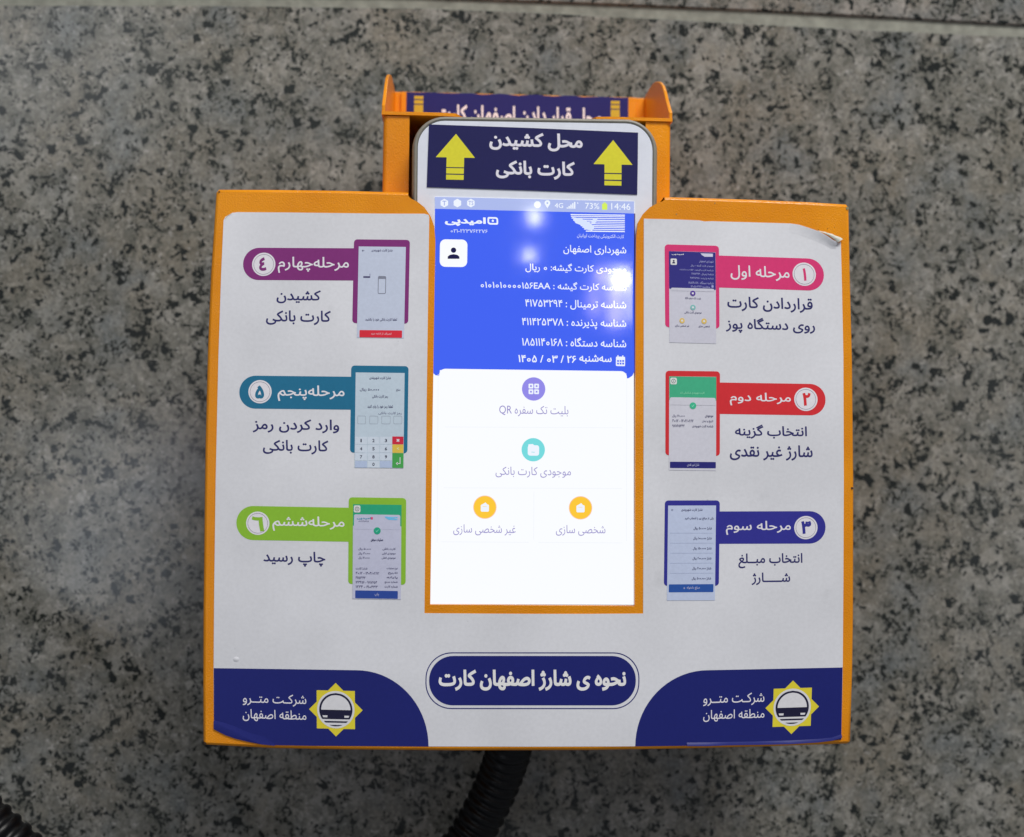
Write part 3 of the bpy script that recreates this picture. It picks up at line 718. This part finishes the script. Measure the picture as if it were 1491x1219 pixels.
for k in range(4):
    for i in range(12):
        a = 2*math.pi*i/12; rr = 4*(1-k/3.2); V.append(pix(344+math.cos(a)*rr*1.2, 960+math.sin(a)*rr, 0)+Vector((0, -.00013-.00018*math.sin(k/3*math.pi/2), 0)))
for k in range(3): F += [(k*12+i, k*12+(i+1) % 12, (k+1)*12+(i+1) % 12, (k+1)*12+i) for i in range(12)]
F.append(tuple(range(36, 48)))
mk('blister', V, F, PAPER, sticker, smooth=True)

# ------------------------------------------------------------------ the payment terminal
PY = .0035
term = root('payment_terminal', (0, .02, -.06), 'grey white handheld payment terminal with lit blue and white screen, slid into the orange holder', 'card reader')
def rr3(x0, y0, x1, y1, r, d, y3, inset=0., seg=10):
    f = loc_frame((x0+x1)/2, (y0+y1)/2)
    pts = loop_rr(x0+inset, y0+inset, x1-inset, y1-inset, max(r-inset, .5), seg, f)
    return [pix(a, b, d)+Vector((0, y3, 0)) for a, b in pts]
PB = (597.2, 169.0, 956.5, 905, 48)
fr0 = loc_frame((PB[0]+PB[2])/2, 300)
prof = [(9.5, .0002), (8.6, .0009), (8.0, .0009), (7.2, .0001), (5.0, .0000), (2.6, .0006), (.9, .0017), (0, .0035), (0, .0062), (.7, .0066), (.7, .0070), (0, .0074), (1.0, .018), (6, .024)]
V = []; n = 44
for ins, dy in prof: V += rr3(*PB, PY, dy, ins)
n = len(rr3(*PB, PY, 0))
F = [(k*n+i, (k+1)*n+i, (k+1)*n+(i+1) % n, k*n+(i+1) % n) for k in range(len(prof)-1) for i in range(n)]
F = [f[::-1] for f in F]
F.append(tuple(range((len(prof)-1)*n, len(prof)*n)))
mk('case', V, F, RIM, term, smooth=True)
V = rr3(*PB, PY, .0001, 8.8); n = len(V)
V += rr3(*PB, PY, .0006, 8.3)
mk('front_cover', V, [tuple(range(n))[::-1]]+[(i, (i+1) % n, n+(i+1) % n, n+i) for i in range(n)], CASE, term)
# back of the body (printer bulge)
ca = pix(606, 300, .03); cb = pix(945, 300, .03)
mk('printer_housing', *box(ca.x, cb.x, .0285, .060, -.07, pix(700, 196, .03).z, .002), BLACK, term)
# label with arrows
def T(n): return PY-.0001-n*.00003
lab = flat('label', [(624.7, 181.2), (776, 186.6), (929, 193.2), (928.6, 240), (927.8, 283.6), (775, 277.6), (621.4, 272.6), (623, 226)], T(1), ink((30, 30, 76), .36), term, skirt=.0001,
           label='navy label with two yellow up arrows above the screen')
for cx_, y_ap, y_b, hw_, sw_, y1_, a1, a2, b1, b2 in [(664, 195.0, 229.5, 28.6, 12.8, 243.6, 245.0, 253.0, 254.6, 261.8), (892.8, 204.0, 239.6, 28.4, 12.4, 252.0, 253.6, 261.8, 263.6, 270.2)]:
    f = lambda x, y, cx_=cx_: (cx_+x+lean(cx_, y)*(y-y_ap)-.01*(y-y_ap), y+.035*x*0.6)
    flat('arrow', [[f(0, y_ap), f(-hw_, y_b), f(-sw_, y_b), f(-sw_, y1_), f(sw_, y1_), f(sw_, y_b), f(hw_, y_b)],
                   [f(-sw_, a1), f(-sw_, a2), f(sw_, a2), f(sw_, a1)], [f(-sw_, b1), f(-sw_, b2), f(sw_, b2), f(sw_, b1)]], T(2), ink((198, 192, 50), .4), lab)
text('محل کشیدن', 712.5, 192.5, 848.4, 221, T(2), ink((200, 198, 208)), lab, .034, 5)
text('کارت بانکی', 722, 233.5, 837, 262, T(2), ink((200, 198, 208)), lab, .034, 5)
# screen
scr = flat('screen', [(633, 286.4), (780, 289.6), (923.4, 293.2), (923.8, 450), (923.6, 600), (923.3, 881.5), (775, 881), (625.8, 880), (627, 750), (629.5, 600), (632, 420), (633, 340)], T(0), lit((250, 252, 255), 1.0), term,
           label='lit touch screen with blue header over a white menu')
flat('screen_gap_shade', [[(923.0, 311), (924.9, 311), (924.9, 883.5), (922.8, 881)], [(625, 879.6), (923, 880.8), (924.9, 883.5), (625, 882)]], T(.5), simple('violet_gap_shade', (84, 74, 120), .3), scr)  # violet strips paint the gap's shadow beside and below the screen
BLUE = lit((64, 98, 242)); SW = lit((238, 244, 255)); MEN = lit((150, 142, 202))
def S(name, loops, n, m): return flat(name, loops, T(n), m, scr)
S('screen_header', [(633.2, 304), (923.2, 311), (923.4, 450), (923.5, 541), (921, 547), (916, 550.5), (911.4, 551.6), (912, 544), (640.5, 539), (640, 547.4), (634, 546.5), (630.5, 543), (630, 538), (631.8, 420), (633, 350)], 1, BLUE)
S('menu_card', loop_rr(639.2, 538.8, 912.6, 622, (9, 9, 4, 4), 6), 2, lit((250, 252, 255)))
S('status_bar', [(633, 286.6), (923.3, 293.4), (923.3, 311.2), (633.2, 304.3)], 1, lit((172, 186, 236)))
def hexa(x, y, r): return [(x+r*math.sin(math.pi/3*i), y-r*math.cos(math.pi/3*i)) for i in range(6)]
for x in (647, 666, 685.6): S('status_icon', hexa(x, 295.8, 6.3), 2, SW)
text('T', 644.2, 292.4, 649.8, 299.4, T(3), lit((160, 172, 228)), scr, .02, 2, visual=True); text('TS', 682, 292.6, 689.4, 298.8, T(3), lit((160, 172, 228)), scr, .01, 2, visual=True)
S('status_icon', loop_disc(782.6, 298, 5.1, 24), 2, SW)
S('status_icon', [(797+4.2*math.cos(a), 295.6+4.2*math.sin(a)) for a in [math.radians(-210+20*i) for i in range(13)]]+[(797, 303.4)], 2, SW)
S('status_icon', loop_disc(797, 295.8, 1.3, 12), 3, lit((172, 186, 236)))
text('4G', 807.7, 295.6, 820, 303.2, T(2), SW, scr, .004, 3, visual=True)
S('status_icon', [[(825+i*2.7, 303.8-1.6-i*2.05), (825+i*2.7+2.0, 303.8-1.6-i*2.05), (825+i*2.7+2.0, 303.9+i*.06), (825+i*2.7, 303.8+i*.06)] for i in range(5)]+[[(840, 296.6), (841.2, 294), (842.4, 296.6)]], 2, SW)
text('73%', 852, 295.4, 872.6, 304.6, T(2), SW, scr, .004, 3, visual=True)
S('status_icon', [[(876.6, 296.6), (884.2, 296.8), (884.2, 305.6), (876.6, 305.4)], [(878.6, 294.9), (882.2, 295), (882.2, 296.7), (878.6, 296.6)]], 2, lit((214, 240, 96)))
text('14:46', 890, 295.8, 918, 305.8, T(2), SW, scr, .004, 3, visual=True)
text('امیدپی', 647.8, 316, 707.5, 329.5, T(2), SW, scr, .045, 4)
ring('logo_mark', loop_rr(709.8, 316.2, 725.4, 327.2, (2, 4, 2, 4), 4), loop_rr(712.2, 318.6, 723, 324.8, (1, 2, 1, 2), 4), T(2), SW, scr)
S('logo_mark', loop_disc(717.6, 321.6, 1.7, 12), 2, SW)
text('۰۲۱-۲۲۳۷۶۲۲۷۶', 656.3, 333.6, 710, 339.4, T(2), lit((214, 224, 250)), scr, .01, 3, visual=True)
lines = []
for i, (x, brk) in enumerate([(830.8, 0), (831.4, 862), (832.2, 0), (834.5, 866), (838.5, 0), (842, 0), (845.5, 872), (848, 0), (850.5, 874), (853, 0)]):
    y = 312.2+i*2.65; w2 = .78 if i % 3 else 1.0
    def q(x0, x1, yy=y, w2=w2): return [(x0, yy+(x0-870)*.012), (x1, yy+(x1-870)*.012), (x1, yy+w2*2*.8+(x1-870)*.012), (x0, yy+w2*2*.8+(x0-870)*.012)]
    lines.append(q(x, 909.8))
S('logo_mark', lines, 2, SW)
S('logo_mark', [[(833, 316), (846, 318), (858, 324), (866, 331), (862, 336), (852, 334), (846, 328), (838, 325)], [(864, 318), (871, 317), (866, 327), (860, 324)]], 2.5, lit((216, 228, 255)))
text('کارت الکترونیکی پرداخت ایرانیان', 840.3, 340.5, 908.7, 348.6, T(2), lit((214, 224, 250)), scr, .006, 3)
S('profile_button', loop_rr(640.4, 348.8, 680.4, 388.8, 8, 6), 2, lit((250, 252, 255)))
S('profile_icon', [loop_disc(660.4, 364.4, 3.9, 20), [(651.8, 377), (652, 373.6), (655, 371.2), (660.4, 370.2), (665.8, 371.2), (668.8, 373.6), (669, 377)]], 3, lit((20, 20, 70)))
for s, b in [('شهرداری اصفهان', (820.3, 357, 911.8, 372)), ('موجودی کارت گیشه: ۰ ریال', (765, 383, 911.8, 399)), ('شناسه کارت گیشه : ۰۱۰۱۰۱۰۰۰۰۱۵۶EAA', (700, 409, 911.8, 425.4)),
             ('شناسه ترمینال : ۴۱۷۵۳۲۹۴', (764.7, 436, 911.8, 452)), ('شناسه پذیرنده : ۴۱۱۴۲۵۳۷۸', (760, 463, 911.8, 480)), ('شناسه دستگاه : ۱۸۵۱۱۴۰۱۶۸', (760, 490.5, 911.8, 505.5))]:
    text(s, *b, T(2), SW, scr, .010, 4)
text('سه\u200cشنبه', 843.5, 516.5, 890.6, 530, T(2), SW, scr, .018, 4); text('۱۴۰۵ / ۰۳ / ۲۶', 754.6, 517, 839, 528.5, T(2), SW, scr, .018, 4, visual=True)
S('calendar_icon', loop_rr(896.8, 519.4, 910.2, 533.2, 1.6, 4), 2, SW)
S('calendar_icon', [[(899, 517.4), (900.6, 517.4), (900.6, 520), (899, 520)], [(906, 517.6), (907.6, 517.6), (907.6, 520), (906, 520)]], 2, SW)
S('calendar_icon', [[(898.6+i*3.7, 524.4+j*3.8), (901.2+i*3.7, 524.5+j*3.8), (901.2+i*3.7, 527.1+j*3.8), (898.6+i*3.7, 527+j*3.8)] for i in range(3) for j in range(2)], 3, BLUE)
PUR = lit((146, 138, 232)); 
S('menu_icon', loop_disc(777, 566.5, 17), 3, PUR); S('menu_icon', [loop_rr(769.6+i*8.2, 558.8+j*8.2, 776.6+i*8.2, 565.8+j*8.2, 1.2, 3) for i in (0, 1) for j in (0, 1)], 4, SW); S('menu_icon', [loop_rr(771.8+i*8.2, 561+j*8.2, 774.4+i*8.2, 563.6+j*8.2, .4, 2) for i in (0, 1) for j in (0, 1)], 5, PUR)
S('menu_icon', loop_disc(776.4, 655, 17), 3, lit((118, 218, 222))); S('menu_icon', [loop_rr(768.4, 648.4, 785, 663.6, 3.5, 5), [(769, 650), (769.5, 647), (776, 646.6), (779, 650)]], 4, SW)
S('menu_icon', [(773.8, 658), (778.6, 658.2), (778.6, 659), (773.8, 658.8)], 5, lit((118, 218, 222)))
for x, y in ((706, 738.6), (845.3, 739.6)):
    S('menu_icon', loop_disc(x, y, 17), 3, lit((250, 196, 160))); S('menu_icon', loop_disc(x, y, 16), 3.5, lit((252, 200, 54)))
    S('menu_icon', [loop_rr(x-6, y-4, x+6, y+6.6, 2, 4), [(x-4, y-4), (x+1, y-7), (x+3.6, y-4)]], 4.5, SW)
    S('menu_icon', [(x-3.4, y-1.4), (x+2.6, y-1.2), (x+2.6, y-.5), (x-3.4, y-.7)], 5.5, lit((250, 214, 130)))
text('بلیت تک سفره QR', 726.9, 590.4, 827.6, 607, T(3), MEN, scr, 0, 4); text('موجودی کارت بانکی', 721.6, 679.6, 831.3, 696, T(3), MEN, scr, 0, 4)
text('غیر شخصی سازی', 660, 763.6, 751, 780, T(3), MEN, scr, 0, 4); text('شخصی سازی', 809.5, 764.6, 881.5, 780.4, T(3), MEN, scr, 0, 4)
SEP = lit((241, 244, 250))
S('menu_divider', [[(648, 621.4), (906, 622.6), (906, 623.4), (648, 622.2)], [(646, 710), (906, 711), (906, 711.8), (646, 710.8)], [(642, 788.6), (770, 789.4), (770, 790.2), (642, 789.4)], [(784, 789.6), (906, 790.2), (906, 791), (784, 790.4)],
                   [(637.6, 545), (638.4, 545), (637, 790), (636.2, 790)], [(777, 716), (777.8, 716), (777.4, 786), (776.6, 786)], [(912.2, 552), (913, 552), (912.4, 788), (911.6, 788)]], 3, SEP)

# ------------------------------------------------------------------ corrugated conduit
ctrl = [(752, 1020, .048), (744, 1075, .050), (732, 1120, .056), (706, 1180, .060), (664, 1245, .060), (560, 1350, .050), (400, 1430, .03), (240, 1415, .0), (112, 1334, -.012), (34, 1254, -.016), (-40, 1184, -.016), (-120, 1100, -.012), (-200, 1000, .0), (-250, 880, .02), (-260, 760, .05), (-260, 690, .09)]
P = [pix(x, y, d) for x, y, d in ctrl]
def crom(P, t):
    i = min(int(t), len(P)-2); u = t-i; p0, p1, p2, p3 = P[max(i-1, 0)], P[i], P[i+1], P[min(i+2, len(P)-1)]
    return .5*((2*p1)+(p2-p0)*u+(2*p0-5*p1+4*p2-p3)*u*u+(3*p1-p0-3*p2+p3)*u**3)
dense = [crom(P, i*(len(P)-1)/2000) for i in range(2001)]
acc = [0]
for a, b in zip(dense, dense[1:]): acc.append(acc[-1]+(b-a).length)
pitch = .0041; step_ = pitch/8; pos = 0; j = 0; V = []; F = []; ns = 28; cnt = 0; prev = Vector((0, 1, 0))
while pos < acc[-1]-.002:
    while acc[j+1] < pos: j += 1
    u = (pos-acc[j])/(acc[j+1]-acc[j]); c = dense[j].lerp(dense[j+1], u); tg = (dense[min(j+6, 2000)]-dense[max(j-6, 0)]).normalized()
    n1 = (prev-tg*prev.dot(tg)).normalized(); prev = n1; n2 = tg.cross(n1)
    ph = (pos/pitch) % 1; rad = .0083*(.90+.10*(1 if .18 < ph < .62 else (.62 if .1 < ph < .7 else 0)))
    for i in range(ns):
        a = 2*math.pi*i/ns; V.append(c+n1*math.cos(a)*rad+n2*math.sin(a)*rad)
    if cnt: F += [((cnt-1)*ns+i, (cnt-1)*ns+(i+1) % ns, cnt*ns+(i+1) % ns, cnt*ns+i) for i in range(ns)]
    cnt += 1; pos += step_
hose = mk('cable_conduit', V, F, HOSE, None, smooth=True)
hose['label'] = 'black corrugated cable conduit hanging below the orange holder in a loop to the lower left'; hose['category'] = 'conduit'

bpy.data.objects.remove(_to, do_unlink=True)
# keep normals consistent on every built mesh with closed volume
for nm in ('cable_conduit',):
    me = bpy.data.objects[nm].data; bm = bmesh.new(); bm.from_mesh(me); bmesh.ops.recalc_face_normals(bm, faces=bm.faces); bm.to_mesh(me); bm.free()
